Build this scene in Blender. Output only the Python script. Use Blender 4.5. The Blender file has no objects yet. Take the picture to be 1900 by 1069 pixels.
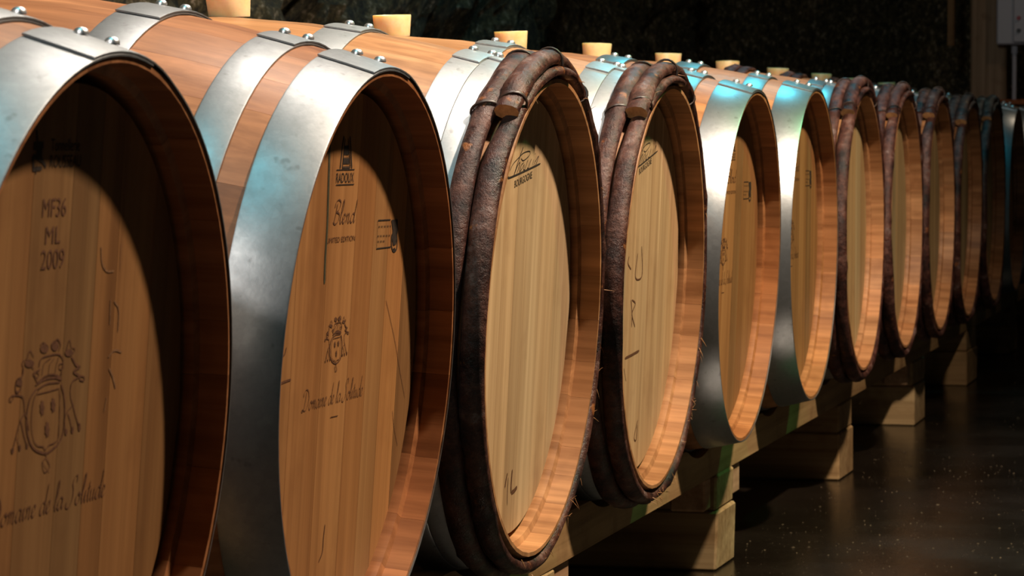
import bpy, bmesh, math, random
from mathutils import Vector, Matrix, noise

# ------------------------------------------------------------------ camera, world, lights, exposure
scn = bpy.context.scene
COL = scn.collection
PI = math.pi
R = math.radians

EYE = 0.768                                  # eye height above the cellar floor
YAW, PITCH = 0.251064, 0.048626              # turned from the row direction (+x) towards the barrels, tipped down
cam_d = bpy.data.cameras.new('camera')
cam_d.sensor_width = 36.0
cam_d.lens = 36.0 * 5702.5 / 1900.0
cam_d.clip_start = 0.05
cam_d.clip_end = 200
cam = bpy.data.objects.new('camera', cam_d)
COL.objects.link(cam)
cam.location = (0, 0, EYE)
fwd = Vector((math.cos(YAW) * math.cos(PITCH), math.sin(YAW) * math.cos(PITCH), -math.sin(PITCH)))
cam.rotation_euler = fwd.to_track_quat('-Z', 'Y').to_euler()
cam_d.dof.use_dof = True
cam_d.dof.focus_distance = 3.75
cam_d.dof.aperture_fstop = 22.0
scn.camera = cam

world = bpy.data.worlds.new('cellar_dark')
scn.world = world
world.use_nodes = True
world.node_tree.nodes['Background'].inputs[0].default_value = (0.85, 1.0, 0.8, 1)
world.node_tree.nodes['Background'].inputs[1].default_value = 0.004

scn.view_settings.view_transform = 'Standard'
scn.view_settings.look = 'None'
scn.view_settings.gamma = 1.0
scn.view_settings.use_curve_mapping = False
scn.view_settings.exposure = 0.0


def lamp(name, loc, power, color, radius, aim=None, cone=0, blend=0):
    d = bpy.data.lights.new(name, 'SPOT' if aim else 'POINT')
    d.energy = power
    d.color = color
    d.shadow_soft_size = radius
    o = bpy.data.objects.new(name, d)
    o.location = loc
    if aim:
        d.spot_size, d.spot_blend = R(cone), blend
        o.rotation_euler = (Vector(aim) - Vector(loc)).to_track_quat('-Z', 'Y').to_euler()
    COL.objects.link(o)
    return o


lamp('aisle_lamp', (4.15, -0.62, 3.66), 1000, (1.0, 0.81, 0.63), 0.085, (4.3, 0.9, 0.75), 116, 0.6)   # spotlight high over the aisle
lamp('row_lamp_mid', (4.1, 1.05, 2.91), 92, (1.0, 0.90, 0.80), 0.10)       # white lamp above the middle of the row
lamp('row_lamp_near', (0.25, 1.25, 2.41), 120, (1.0, 0.93, 0.86), 0.09)    # white lamp above the near end of the row
lamp('far_fill', (11.3, 0.3, 2.5), 6, (1.0, 0.78, 0.55), 0.08)             # weak unseen fill light, added to brighten the far post and barrels
lamp('teal_lamp_near', (1.95, 1.0, 2.9), 42, (0.12, 0.85, 1.0), 0.07)
lamp('teal_lamp_far', (8.7, 1.15, 3.46), 75, (0.08, 0.78, 1.0), 0.20, (8.0, 1.0, 0.8), 122, 0.5)
lamp('green_lamp_aisle', (6.4, -0.75, 3.6), 120, (0.16, 0.85, 0.30), 0.08, (4.9, 1.0, 0.25), 48, 0.5)


# ------------------------------------------------------------------ helpers
def link(name, mesh, parent=None, mats=()):
    o = bpy.data.objects.new(name, mesh)
    COL.objects.link(o)
    for m in mats:
        if m.name not in [x.name for x in mesh.materials if x]:
            mesh.materials.append(m)
    if parent is not None:
        o.parent = parent
    return o


def mesh_of(name, verts, faces, smooth=0, mats=None):
    me = bpy.data.meshes.new(name)
    me.from_pydata(verts, [], faces)
    me.update()
    if smooth:
        for p in me.polygons:
            p.use_smooth = True
        me.set_sharp_from_angle(angle=R(smooth))
    return me


def fix_normals(me):
    bm = bmesh.new()
    bm.from_mesh(me)
    bmesh.ops.recalc_face_normals(bm, faces=bm.faces)
    bm.to_mesh(me)
    bm.free()


def empty(name, loc, rot=(0, 0, 0)):
    o = bpy.data.objects.new(name, None)
    o.empty_display_size = 0.1
    o.location = loc
    o.rotation_euler = rot
    COL.objects.link(o)
    return o


def tag(o, label=None, cat=None, group=None, kind=None):
    if label:
        o['label'] = label
    if cat:
        o['category'] = cat
    if group:
        o['group'] = group
    if kind:
        o['kind'] = kind
    return o


def box_mesh(name, x0, x1, y0, y1, z0, z1, bev=0.003, seed=None, warp=0.0):
    bm = bmesh.new()
    v = [bm.verts.new((x, y, z)) for x in (x0, x1) for y in (y0, y1) for z in (z0, z1)]
    for f in ((0, 1, 3, 2), (4, 6, 7, 5), (0, 4, 5, 1), (2, 3, 7, 6), (0, 2, 6, 4), (1, 5, 7, 3)):
        bm.faces.new([v[i] for i in f])
    if seed is not None:
        rnd = random.Random(seed)
        for q in v:
            q.co += Vector((rnd.uniform(-1, 1), rnd.uniform(-1, 1), 0)) * warp
    bmesh.ops.recalc_face_normals(bm, faces=bm.faces)
    if bev:
        bmesh.ops.bevel(bm, geom=bm.edges[:], offset=bev, segments=1, affect='EDGES')
    me = bpy.data.meshes.new(name)
    bm.to_mesh(me)
    bm.free()
    return me


# ------------------------------------------------------------------ materials
def new_mat(name):
    m = bpy.data.materials.new(name)
    m.use_nodes = True
    nt = m.node_tree
    return m, nt, nt.nodes['Principled BSDF']


def N(nt, typ, **kw):
    n = nt.nodes.new(typ)
    for k, v in kw.items():
        if k in n.inputs:
            n.inputs[k].default_value = v
        else:
            setattr(n, k, v)
    return n


def ramp(nt, src, stops):
    n = nt.nodes.new('ShaderNodeValToRGB')
    el = n.color_ramp.elements
    while len(el) < len(stops):
        el.new(0.5)
    for e, (p, c) in zip(el, stops):
        e.position = p
        e.color = (c[0], c[1], c[2], 1)
    nt.links.new(src, n.inputs[0])
    return n.outputs[0]


def mixc(nt, fac, a, b, mode='MIX'):
    n = nt.nodes.new('ShaderNodeMix')
    n.data_type = 'RGBA'
    n.blend_type = mode
    for sock, val in ((n.inputs[0], fac), (n.inputs[6], a), (n.inputs[7], b)):
        if isinstance(val, (int, float)):
            sock.default_value = val
        elif isinstance(val, tuple):
            sock.default_value = (val[0], val[1], val[2], 1)
        else:
            nt.links.new(val, sock)
    return n.outputs[2]


def coords(nt, scale, jitter=True):
    tc = nt.nodes.new('ShaderNodeTexCoord')
    mp = nt.nodes.new('ShaderNodeMapping')
    mp.inputs['Scale'].default_value = scale
    nt.links.new(tc.outputs['Object'], mp.inputs['Vector'])
    if jitter:
        oi = nt.nodes.new('ShaderNodeObjectInfo')
        ml = N(nt, 'ShaderNodeMath', operation='MULTIPLY')
        ml.inputs[1].default_value = 37.0
        nt.links.new(oi.outputs['Random'], ml.inputs[0])
        cb = nt.nodes.new('ShaderNodeCombineXYZ')
        for i in range(3):
            nt.links.new(ml.outputs[0], cb.inputs[i])
        nt.links.new(cb.outputs[0], mp.inputs['Location'])
    return mp.outputs[0]


def noise_tex(nt, vec, scale, detail=4, rough=0.6, dist=0.0):
    n = N(nt, 'ShaderNodeTexNoise', Scale=scale, Detail=detail, Roughness=rough, Distortion=dist)
    nt.links.new(vec, n.inputs['Vector'])
    return n.outputs['Fac']


def bump(nt, bsdf, h, strength, dist):
    b = N(nt, 'ShaderNodeBump', Strength=strength, Distance=dist)
    nt.links.new(h, b.inputs['Height'])
    nt.links.new(b.outputs[0], bsdf.inputs['Normal'])


def wood_mat(name, grain_axis, rough=0.5, spec=0.35, contrast=1.0, dirt=0.5):
    """oak: the tone comes from each piece's own object colour; grain runs along one local axis"""
    m, nt, b = new_mat(name)
    oi = nt.nodes.new('ShaderNodeObjectInfo')
    s = [55.0, 55.0, 55.0]
    s[grain_axis] = 1.6
    g = noise_tex(nt, coords(nt, tuple(s)), 1.0, 5, 0.62, 0.3)
    s2 = [14.0, 14.0, 14.0]
    s2[grain_axis] = 0.9
    g2 = noise_tex(nt, coords(nt, tuple(s2)), 1.0, 3, 0.5, 0.5)
    blot = noise_tex(nt, coords(nt, (7, 7, 7)), 1.0, 4, 0.6)
    k = 0.30 * contrast
    c = mixc(nt, 1.0, oi.outputs['Color'], ramp(nt, g, [(0.25, (1 - k, 1 - 1.15 * k, 1 - 1.3 * k)), (0.72, (1 + 0.45 * k,) * 3)]), 'MULTIPLY')
    c = mixc(nt, 1.0, c, ramp(nt, g2, [(0.3, (0.78, 0.68, 0.58)), (0.7, (1.15, 1.14, 1.10))]), 'MULTIPLY')
    c = mixc(nt, dirt, c, ramp(nt, blot, [(0.28, (0.55, 0.46, 0.40)), (0.46, (1, 1, 1))]), 'MULTIPLY')
    nt.links.new(c, b.inputs['Base Color'])
    b.inputs['Roughness'].default_value = rough
    b.inputs['Specular IOR Level'].default_value = spec
    bump(nt, b, g, 0.12, 0.0015)
    return m


M = {}
M['stave'] = wood_mat('oak_stave', 1, 0.45, 0.35, 1.6, 0.7)
M['head'] = wood_mat('oak_head', 2, 0.55, 0.25, 1.0, 0.4)
M['timber_x'] = wood_mat('rail_timber', 0, 0.7, 0.2, 1.4, 0.8)
M['timber_y'] = wood_mat('sleeper_timber', 1, 0.7, 0.2, 1.4, 0.8)
M['timber_z'] = wood_mat('post_timber', 2, 0.75, 0.2, 1.4, 0.9)

# galvanised steel: dull spangled zinc, and a smoother brighter strip
def steel_mat(name, dark, light, r0, r1, metal):
    m, nt, b = new_mat(name)
    co = coords(nt, (1, 1, 1))
    sp = N(nt, 'ShaderNodeTexVoronoi', Scale=140.0)
    nt.links.new(co, sp.inputs['Vector'])
    cl = noise_tex(nt, co, 9, 6, 0.7)
    fine = noise_tex(nt, co, 160, 3, 0.6)
    spots = noise_tex(nt, co, 55, 2, 0.5)
    bw = nt.nodes.new('ShaderNodeRGBToBW')
    nt.links.new(sp.outputs['Color'], bw.inputs[0])
    c = mixc(nt, 0.07, ramp(nt, cl, [(0.3, dark), (0.7, light)]), bw.outputs[0], 'OVERLAY')
    c = mixc(nt, 0.5, c, ramp(nt, spots, [(0.26, (0.45, 0.42, 0.40)), (0.33, (1, 1, 1))]), 'MULTIPLY')
    nt.links.new(c, b.inputs['Base Color'])
    b.inputs['Metallic'].default_value = metal
    nt.links.new(ramp(nt, cl, [(0.3, (r0,) * 3), (0.7, (r1,) * 3)]), b.inputs['Roughness'])
    bump(nt, b, mixc(nt, 0.35, fine, spots), 0.16, 0.0010)
    return m


M['steel'] = steel_mat('galvanised_steel', (0.21, 0.222, 0.23), (0.37, 0.38, 0.39), 0.52, 0.40, 0.86)
M['zinc'] = steel_mat('pale_zinc', (0.34, 0.355, 0.365), (0.52, 0.53, 0.54), 0.52, 0.42, 0.84)
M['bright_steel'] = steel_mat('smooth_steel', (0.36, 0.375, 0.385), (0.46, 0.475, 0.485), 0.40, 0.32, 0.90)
m, nt, b = new_mat('rivet_steel')
b.inputs['Base Color'].default_value = (0.75, 0.76, 0.77, 1)
b.inputs['Metallic'].default_value = 0.95
b.inputs['Roughness'].default_value = 0.38
M['rivet'] = m

# wet chestnut bark of the wooden hoops
m, nt, b = new_mat('chestnut_bark')
co = coords(nt, (1, 1, 1))
a1 = noise_tex(nt, co, 16, 6, 0.7)
a2 = noise_tex(nt, co, 95, 5, 0.75)
a3 = noise_tex(nt, co, 30, 3, 0.6)
c = ramp(nt, a1, [(0.36, (0.010, 0.005, 0.0045)), (0.48, (0.058, 0.020, 0.014)), (0.58, (0.115, 0.046, 0.031)), (0.70, (0.25, 0.175, 0.155))])
c = mixc(nt, ramp(nt, a3, [(0.65, (0, 0, 0)), (0.72, (0.85, 0.85, 0.85))]), c, (0.34, 0.125, 0.04))
c = mixc(nt, 0.65, c, ramp(nt, a2, [(0.36, (0.22, 0.20, 0.19)), (0.56, (1.1, 1.1, 1.1))]), 'MULTIPLY')
nt.links.new(c, b.inputs['Base Color'])
nt.links.new(ramp(nt, a3, [(0.35, (0.62,) * 3), (0.65, (0.28,) * 3)]), b.inputs['Roughness'])
b.inputs['Specular IOR Level'].default_value = 0.35
bump(nt, b, mixc(nt, 0.6, a1, a2), 0.85, 0.005)
M['bark'] = m
m, nt, b = new_mat('cut_chestnut')
co = coords(nt, (1, 1, 1))
nt.links.new(ramp(nt, noise_tex(nt, co, 90, 4), [(0.3, (0.28, 0.11, 0.035)), (0.7, (0.55, 0.27, 0.10))]), b.inputs['Base Color'])
b.inputs['Roughness'].default_value = 0.6
M['cut'] = m
m, nt, b = new_mat('willow_binding')
b.inputs['Base Color'].default_value = (0.035, 0.018, 0.012, 1)
b.inputs['Roughness'].default_value = 0.45
M['willow'] = m

# amber silicone
m, nt, b = new_mat('amber_silicone')
co = coords(nt, (1, 1, 1))
nt.links.new(mixc(nt, ramp(nt, noise_tex(nt, co, 40, 4), [(0.3, (0, 0, 0)), (0.7, (1, 1, 1))]), (0.80, 0.50, 0.22), (0.88, 0.66, 0.38)), b.inputs['Base Color'])
b.inputs['Roughness'].default_value = 0.38
b.inputs['Subsurface Weight'].default_value = 0.7
b.inputs['Subsurface Radius'].default_value = (1.0, 0.55, 0.2)
b.inputs['Subsurface Scale'].default_value = 0.02
M['bung'] = m


def flat_mat(name, col, rough=0.8):
    m, nt, b = new_mat(name)
    co = coords(nt, (1, 1, 1))
    n = noise_tex(nt, co, 260, 3, 0.7)
    nt.links.new(mixc(nt, 1.0, (col[0], col[1], col[2]), ramp(nt, n, [(0.35, (0.75,) * 3), (0.65, (1.35,) * 3)]), 'MULTIPLY'), b.inputs['Base Color'])
    b.inputs['Roughness'].default_value = rough
    b.inputs['Specular IOR Level'].default_value = 0.2
    return m


M['ink'] = flat_mat('black_ink', (0.030, 0.020, 0.014))
M['burn'] = flat_mat('burnt_brand', (0.105, 0.042, 0.018))
M['pencil'] = flat_mat('faint_pencil', (0.19, 0.092, 0.038))
M['mould'] = flat_mat('dark_mould_line', (0.050, 0.045, 0.022))

# mossy rock
m, nt, b = new_mat('mossy_rock')
co = coords(nt, (1, 1, 0.75), False)
a1 = noise_tex(nt, co, 5, 8, 0.72)
a2 = noise_tex(nt, co, 46, 7, 0.78)
c = ramp(nt, a1, [(0.32, (0.035, 0.028, 0.010)), (0.52, (0.15, 0.115, 0.042)), (0.68, (0.30, 0.20, 0.10))])
c = mixc(nt, ramp(nt, a2, [(0.56, (0, 0, 0)), (0.66, (1, 1, 1))]), c, (0.62, 0.50, 0.38))
c = mixc(nt, 0.95, c, ramp(nt, a2, [(0.40, (0.05, 0.05, 0.05)), (0.56, (1.1, 1.1, 1.1))]), 'MULTIPLY')
nt.links.new(c, b.inputs['Base Color'])
b.inputs['Roughness'].default_value = 0.8
bump(nt, b, a2, 1.0, 0.05)
M['rock'] = m

# wet dark floor
m, nt, b = new_mat('wet_floor')
co = coords(nt, (1, 1, 1), False)
a1 = noise_tex(nt, co, 2.2, 5, 0.6)
a2 = noise_tex(nt, co, 75, 5, 0.7)
c = ramp(nt, a1, [(0.3, (0.006, 0.0045, 0.003)), (0.7, (0.018, 0.013, 0.009))])
c = mixc(nt, ramp(nt, a2, [(0.62, (0, 0, 0)), (0.74, (0.75, 0.75, 0.75))]), c, (0.11, 0.085, 0.055))
nt.links.new(c, b.inputs['Base Color'])
nt.links.new(ramp(nt, a1, [(0.35, (0.10,) * 3), (0.7, (0.26,) * 3)]), b.inputs['Roughness'])
bump(nt, b, a2, 0.16, 0.004)
M['floor'] = m
m, nt, b = new_mat('wood_chips')
oi = coords(nt, (1, 1, 1), False)
nt.links.new(ramp(nt, noise_tex(nt, oi, 30, 2), [(0.35, (0.02, 0.012, 0.007)), (0.7, (0.15, 0.105, 0.06))]), b.inputs['Base Color'])
b.inputs['Roughness'].default_value = 0.85
b.inputs['Specular IOR Level'].default_value = 0.15
M['chips'] = m
m, nt, b = new_mat('grey_plastic')
b.inputs['Base Color'].default_value = (0.40, 0.37, 0.41, 1)
b.inputs['Roughness'].default_value = 0.5
M['plastic'] = m
m, nt, b = new_mat('red_plastic')
b.inputs['Base Color'].default_value = (0.35, 0.02, 0.03, 1)
M['red'] = m
m, nt, b = new_mat('black_plastic')
b.inputs['Base Color'].default_value = (0.012, 0.012, 0.014, 1)
M['black'] = m

# ------------------------------------------------------------------ the cellar: floor and rock walls
LY = 0.9139                    # the plane of the barrel fronts
me = mesh_of('floor', [(-3, -4, 0), (14, -4, 0), (14, 3.2, 0), (-3, 3.2, 0), (-3, -4, -0.1), (14, -4, -0.1), (14, 3.2, -0.1), (-3, 3.2, -0.1)],
             [(0, 1, 2, 3), (7, 6, 5, 4), (0, 4, 5, 1), (1, 5, 6, 2), (2, 6, 7, 3), (3, 7, 4, 0)])
tag(link('floor', me, None, [M['floor']]), 'dark wet cellar floor strewn with small chips', kind='structure')


def rock_wall(name, fn, nu, nv, amp, seed):
    verts, faces = [], []
    for j in range(nv + 1):
        for i in range(nu + 1):
            p, nrm = fn(i / nu, j / nv)
            q = p * 1.0 + Vector((seed, seed * 2.1, 0))
            d = noise.fractal(q * 1.6, 0.9, 2.1, 5) * amp + noise.fractal(q * 9.0, 0.8, 2.0, 3) * amp * 0.22
            cell = noise.voronoi(q * Vector((2.2, 2.2, 3.4)))[0]
            d -= max(0, 0.09 - (cell[1] - cell[0])) * amp * 3.0
            verts.append(p + nrm * d)
    for j in range(nv):
        for i in range(nu):
            a = j * (nu + 1) + i
            faces.append((a, a + 1, a + nu + 2, a + nu + 1))
    return mesh_of(name, verts, faces, 40)


me = rock_wall('wall_back', lambda u, v: (Vector((1.0 + 13 * u, 2.55, -0.1 + 3.2 * v)), Vector((0, -1, 0))), 330, 80, 0.16, 3.3)
tag(link('wall_back', me, None, [M['rock']]), 'dark mossy rock wall behind the row of barrels', kind='structure')
me = rock_wall('wall_end', lambda u, v: (Vector((13.4, 3.1 - 7 * u, -0.1 + 3.2 * v)), Vector((-1, 0, 0))), 120, 60, 0.12, 8.1)
tag(link('wall_end', me, None, [M['rock']]), 'dark rock wall at the far end of the cellar', kind='structure')

# ------------------------------------------------------------------ barrel geometry (local: axis along y, front at -HL, centre at the origin)
HL, RH, RB = 0.4387, 0.300, 0.3595
CH = 0.037                     # how far the head is set back inside the chime


def prof(s):
    return RH + (RB - RH) * (1 - (s / HL) ** 2)


def stave_mesh(t0, t1, name):
    st = [(0, 0.0050), (0.026, 0.0130), (0.0290, 0.0215), (0.0375, 0.0245), (0.065, 0.0270), (0.11, 0.027), (0.17, 0.027), (0.24, 0.027), (0.33, 0.027)]
    stations = [(-HL + d, k) for d, k in st] + [(0, 0.027)] + [(HL - d, k) for d, k in reversed(st)]
    gap = 0.0004
    nt_ = 3
    verts, faces = [], []
    for s, k in stations:
        for rr in (prof(s), prof(s) - k):
            for i in range(nt_ + 1):
                t = t0 + gap + (t1 - t0 - 2 * gap) * i / nt_
                verts.append((rr * math.cos(t), s, rr * math.sin(t)))
    w = nt_ + 1
    for a in range(len(stations) - 1):
        o, o2 = a * 2 * w, (a + 1) * 2 * w
        for i in range(nt_):
            faces.append((o + i, o + i + 1, o2 + i + 1, o2 + i))
            faces.append((o + w + i, o2 + w + i, o2 + w + i + 1, o + w + i + 1))
        faces.append((o, o2, o2 + w, o + w))
        faces.append((o + nt_, o + w + nt_, o2 + w + nt_, o2 + nt_))
    for o, flip in ((0, False), ((len(stations) - 1) * 2 * w, True)):
        for i in range(nt_):
            f = (o + i, o + w + i, o + w + i + 1, o + i + 1)
            faces.append(f[::-1] if flip else f)
    me = mesh_of(name, verts, faces, 0)
    fix_normals(me)
    for p in me.polygons:
        p.use_smooth = True
    me.set_sharp_from_angle(angle=R(28))
    me.materials.append(M['stave'])
    return me


rnd = random.Random(11)
ws = [rnd.uniform(0.62, 1.3) for _ in range(26)]
tot = sum(ws)
STAVES, t = [], 0.0
for i, w_ in enumerate(ws):
    dt = 2 * PI * w_ / tot
    STAVES.append(stave_mesh(t, t + dt, 'stave'))
    t += dt


def board_mesh(x0, x1, rad, y0, y1):
    g = 0.00015
    x0, x1 = x0 + g, x1 - g
    top, n = [], 9
    for i in range(n):
        x = x0 + (x1 - x0) * i / (n - 1)
        top.append((x, math.sqrt(max(rad * rad - x * x, 1e-8))))
    outline = [(x, z) for x, z in top] + [(x, -z) for x, z in reversed(top)]
    k = len(outline)
    c = 0.00018
    cx = (x0 + x1) / 2
    verts = [(cx + (x - cx) * (1 - 2 * c / (x1 - x0)), y0, z * (1 - c / rad)) for x, z in outline]
    verts += [(x, y0 + c, z) for x, z in outline] + [(x, y1, z) for x, z in outline]
    faces = []
    for i in range(n - 1):
        faces.append((i, i + 1, k - 2 - i, k - 1 - i))
        faces.append((2 * k + k - 1 - i, 2 * k + k - 2 - i, 2 * k + i + 1, 2 * k + i))
    for a in (0, k):
        for i in range(k):
            j = (i + 1) % k
            faces.append((a + i, a + k + i, a + k + j, a + j))
    me = mesh_of('head_board', verts, faces)
    fix_normals(me)
    me.materials.append(M['head'])
    return me


RHEAD = 0.2765
BOARDSETS = {
    'a': [-RHEAD, -0.180, -0.075, 0.004, 0.062, 0.108, 0.190, RHEAD],
    'b': [-RHEAD, -0.155, -0.060, 0.030, 0.095, 0.150, 0.212, RHEAD],
    'c': [-RHEAD, -0.170, -0.095, -0.035, 0.012, 0.100, 0.180, RHEAD],
    'd': [-RHEAD, -0.190, -0.110, -0.050, 0.045, 0.120, 0.185, RHEAD],
}
BOARDS = {k: [board_mesh(b[i], b[i + 1], RHEAD, -HL + CH, -HL + CH + 0.022) for i in range(len(b) - 1)] for k, b in BOARDSETS.items()}
BACKBOARDS = [board_mesh(b0, b1, RHEAD, HL - CH - 0.022, HL - CH) for b0, b1 in zip(BOARDSETS['a'][:-1], BOARDSETS['a'][1:])]


def band_mesh(d0, d1, lap_at=102.0, lap=26.0, mat='steel'):
    """steel hoop between distances d0 and d1 from the front edge, riveted over itself near the top"""
    th, off = 0.0019, 0.0006
    sec = [(d0, -0.0004), (d0 + 0.0015, 0.0), ((d0 + d1) / 2, 0.0), (d1 - 0.0015, 0.0), (d1, -0.0004)]
    n = 110
    total = 360 + lap - 2
    verts, faces = [], []
    k = len(sec)
    for i in range(n + 1):
        t = total * i / n
        raise_ = th + 0.0006 if t < lap else max(0.0, (th + 0.0006) * (1 - (t - lap) / 9.0))
        a = R(lap_at - t)
        for lvl in (1, 0):
            for d, e in sec:
                r = prof(-HL + d) + off + raise_ + (th + e if lvl else 0)
                verts.append((r * math.cos(a), -HL + d, r * math.sin(a)))
    for i in range(n):
        o, p = i * 2 * k, (i + 1) * 2 * k
        for j in range(k - 1):
            faces.append((o + j, o + j + 1, p + j + 1, p + j))
            faces.append((o + k + j, p + k + j, p + k + j + 1, o + k + j + 1))
        faces.append((o, p, p + k, o + k))
        faces.append((o + k - 1, o + 2 * k - 1, p + 2 * k - 1, p + k - 1))
    for o in (0, n * 2 * k):
        for j in range(k - 1):
            faces.append((o + j, o + k + j, o + k + j + 1, o + j + 1))
    me = mesh_of('hoop', verts, faces)
    fix_normals(me)
    for p in me.polygons:
        p.use_smooth = True
    me.set_sharp_from_angle(angle=R(40))
    me.materials.append(M[mat])
    return me


def rivet_mesh():
    verts, faces = [], []
    ring = 10
    rows = [(0.0064, 0.0), (0.0062, 0.0020), (0.0052, 0.0040), (0.0032, 0.0053)]
    for r, h in rows:
        for i in range(ring):
            a = 2 * PI * i / ring
            verts.append((r * math.cos(a), r * math.sin(a), h))
    verts.append((0, 0, 0.0058))
    for j in range(len(rows) - 1):
        for i in range(ring):
            faces.append((j * ring + i, j * ring + (i + 1) % ring, (j + 1) * ring + (i + 1) % ring, (j + 1) * ring + i))
    for i in range(ring):
        faces.append(((len(rows) - 1) * ring + i, (len(rows) - 1) * ring + (i + 1) % ring, len(verts) - 1))
    me = mesh_of('rivet', verts, faces, 80)
    me.materials.append(M['rivet'])
    return me


RIVET = rivet_mesh()


def withy_mesh(d, a_s, seed, raise_=0.011, cut_at=128.0, fatr=0.0105):
    """split chestnut hoop: blunt outer end at cut_at degrees, runs clockwise round the barrel and tucks under itself"""
    rn = random.Random(seed)
    ph = [rn.uniform(0, 6.28) for _ in range(8)]
    n, ring = 150, 12
    total = 408.0
    verts, faces, mi = [], [], []
    s0 = -HL + d
    for i in range(n + 1):
        t = total * i / n
        a = R(cut_at - t)
        up = raise_ if t < 46 else max(0.0, raise_ * (1 - (t - 46) / 30.0))
        sc = 1.0
        shift = 0.0
        if t > 345:
            f = min(1.0, (t - 345) / 45.0)
            sc = 1 - 0.42 * f
            shift = -0.012 * f
        wob = 0.0011 * math.sin(3.1 * a + ph[0]) + 0.0008 * math.sin(7.3 * a + ph[1])
        fat = 1 + 0.07 * math.sin(2.3 * a + ph[2]) + 0.05 * math.sin(5.7 * a + ph[3])
        for q in range(5):                                     # knots
            da = ((cut_at - t - (ph[4 + q % 4] * 57 * (q + 1))) % 360)
            da = min(da, 360 - da)
            fat += 0.13 * math.exp(-(da / 2.2) ** 2)
        base = prof(s0) + 0.0005 + up
        for j in range(ring):
            b_ = 2 * PI * j / ring
            cs, sn = math.cos(b_), math.sin(b_)
            ds = a_s * fat * sc * cs
            dr = fatr * fat * sc * (1 + sn) * (1.0 if sn > -0.4 else 0.75)
            rr = base + max(0.0, dr) + noise.noise(Vector((a * 9, j * 0.8, seed))) * 0.0016
            verts.append((rr * math.cos(a), s0 + ds + wob + shift, rr * math.sin(a)))
    for i in range(n):
        for j in range(ring):
            j2 = (j + 1) % ring
            faces.append((i * ring + j, i * ring + j2, (i + 1) * ring + j2, (i + 1) * ring + j))
            mi.append(0)
    faces.append(tuple(range(ring)))
    mi.append(1)
    faces.append(tuple(n * ring + j for j in reversed(range(ring))))
    mi.append(1)
    me = mesh_of('wooden_hoop', verts, faces)
    fix_normals(me)
    me.materials.append(M['bark'])
    me.materials.append(M['cut'])
    for p, x in zip(me.polygons, mi):
        p.use_smooth = True
        p.material_index = x
    me.set_sharp_from_angle(angle=R(50))
    return me


def binding_mesh(d, a_s, ang, height):
    """thin willow tie looped round a hoop"""
    n, ring = 18, 6
    s0 = -HL + d
    a = R(ang)
    verts, faces = [], []
    for i in range(n):
        b_ = 2 * PI * i / n
        ds = (a_s + 0.0012) * math.cos(b_)
        rr = prof(s0) + height * 0.5 + (height * 0.5 + 0.0016) * math.sin(b_)
        lean = 0.02 * math.cos(b_)
        c0 = Vector((rr * math.cos(a + lean), s0 + ds, rr * math.sin(a + lean)))
        tang = Vector((-math.sin(a), 0, math.cos(a)))
        rad = Vector((math.cos(a) * math.sin(b_), math.cos(b_), math.sin(a) * math.sin(b_)))
        for j in range(ring):
            g = 2 * PI * j / ring
            verts.append(c0 + rad * (0.0018 * math.cos(g)) + tang * (0.0024 * math.sin(g)))
    for i in range(n):
        i2 = (i + 1) % n
        for j in range(ring):
            j2 = (j + 1) % ring
            faces.append((i * ring + j, i * ring + j2, i2 * ring + j2, i2 * ring + j))
    me = mesh_of('binding', verts, faces, 60)
    fix_normals(me)
    me.materials.append(M['willow'])
    return me


def shred_mesh(d, seed, count=46):
    """frayed fibres along the edge of a bark hoop, one mesh"""
    rn = random.Random(seed)
    verts, faces = [], []
    s0 = -HL + d
    for q in range(count):
        a = R(rn.choice([rn.uniform(255, 330), rn.uniform(255, 330), rn.uniform(330, 430), rn.uniform(60, 120)]))
        r0 = prof(s0) + rn.uniform(0.002, 0.02)
        p = Vector((r0 * math.cos(a), s0 - 0.0135, r0 * math.sin(a)))
        rad = Vector((math.cos(a), 0, math.sin(a)))
        tan = Vector((-math.sin(a), 0, math.cos(a)))
        dirv = (rad * rn.uniform(-0.2, 1) + tan * rn.uniform(-1.4, 1.4) + Vector((0, -rn.uniform(0.1, 0.8), 0))).normalized()
        side = dirv.cross(Vector((0.3, 1, 0.2))).normalized() * rn.uniform(0.0004, 0.0009)
        ln = rn.uniform(0.005, 0.016)
        bend = Vector((0, 0, -1)) * rn.uniform(0, 0.4)
        b0 = len(verts)
        nrm = dirv.cross(side).normalized() * 0.0005
        for k in range(4):
            f = k / 3
            c0 = p + dirv * ln * f + bend * ln * f * f
            w = 1 - 0.8 * f
            verts += [c0 + side * w, c0 - side * w, c0 + nrm * w]
        for k in range(3):
            for j in range(3):
                faces.append((b0 + k * 3 + j, b0 + k * 3 + (j + 1) % 3, b0 + k * 3 + 3 + (j + 1) % 3, b0 + k * 3 + 3 + j))
    me = mesh_of('bark_shreds', verts, faces)
    me.materials.append(M['cut'])
    return me


def bung_mesh():
    prof_ = [(0.0, -0.001), (0.0264, -0.001), (0.0268, 0.002), (0.0292, 0.0300), (0.0286, 0.0312), (0.0272, 0.0312), (0.0255, 0.0285), (0.0, 0.0280)]
    n = 32
    verts, faces = [], []
    for r, z in prof_[1:-1]:
        for i in range(n):
            a = 2 * PI * i / n
            verts.append((r * math.cos(a), r * math.sin(a), z))
    k = len(prof_) - 2
    for j in range(k - 1):
        for i in range(n):
            faces.append((j * n + i, j * n + (i + 1) % n, (j + 1) * n + (i + 1) % n, (j + 1) * n + i))
    faces.append(tuple(reversed(range(n))))
    faces.append(tuple((k - 1) * n + i for i in range(n)))
    me = mesh_of('barrel_bung', verts, faces, 35)
    me.materials.append(M['bung'])
    return me


BUNG = bung_mesh()


# ------------------------------------------------------------------ flat prints and marks on the heads (x right, z up, metres from the head's centre)
YP = -HL + CH - 0.0004


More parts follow.
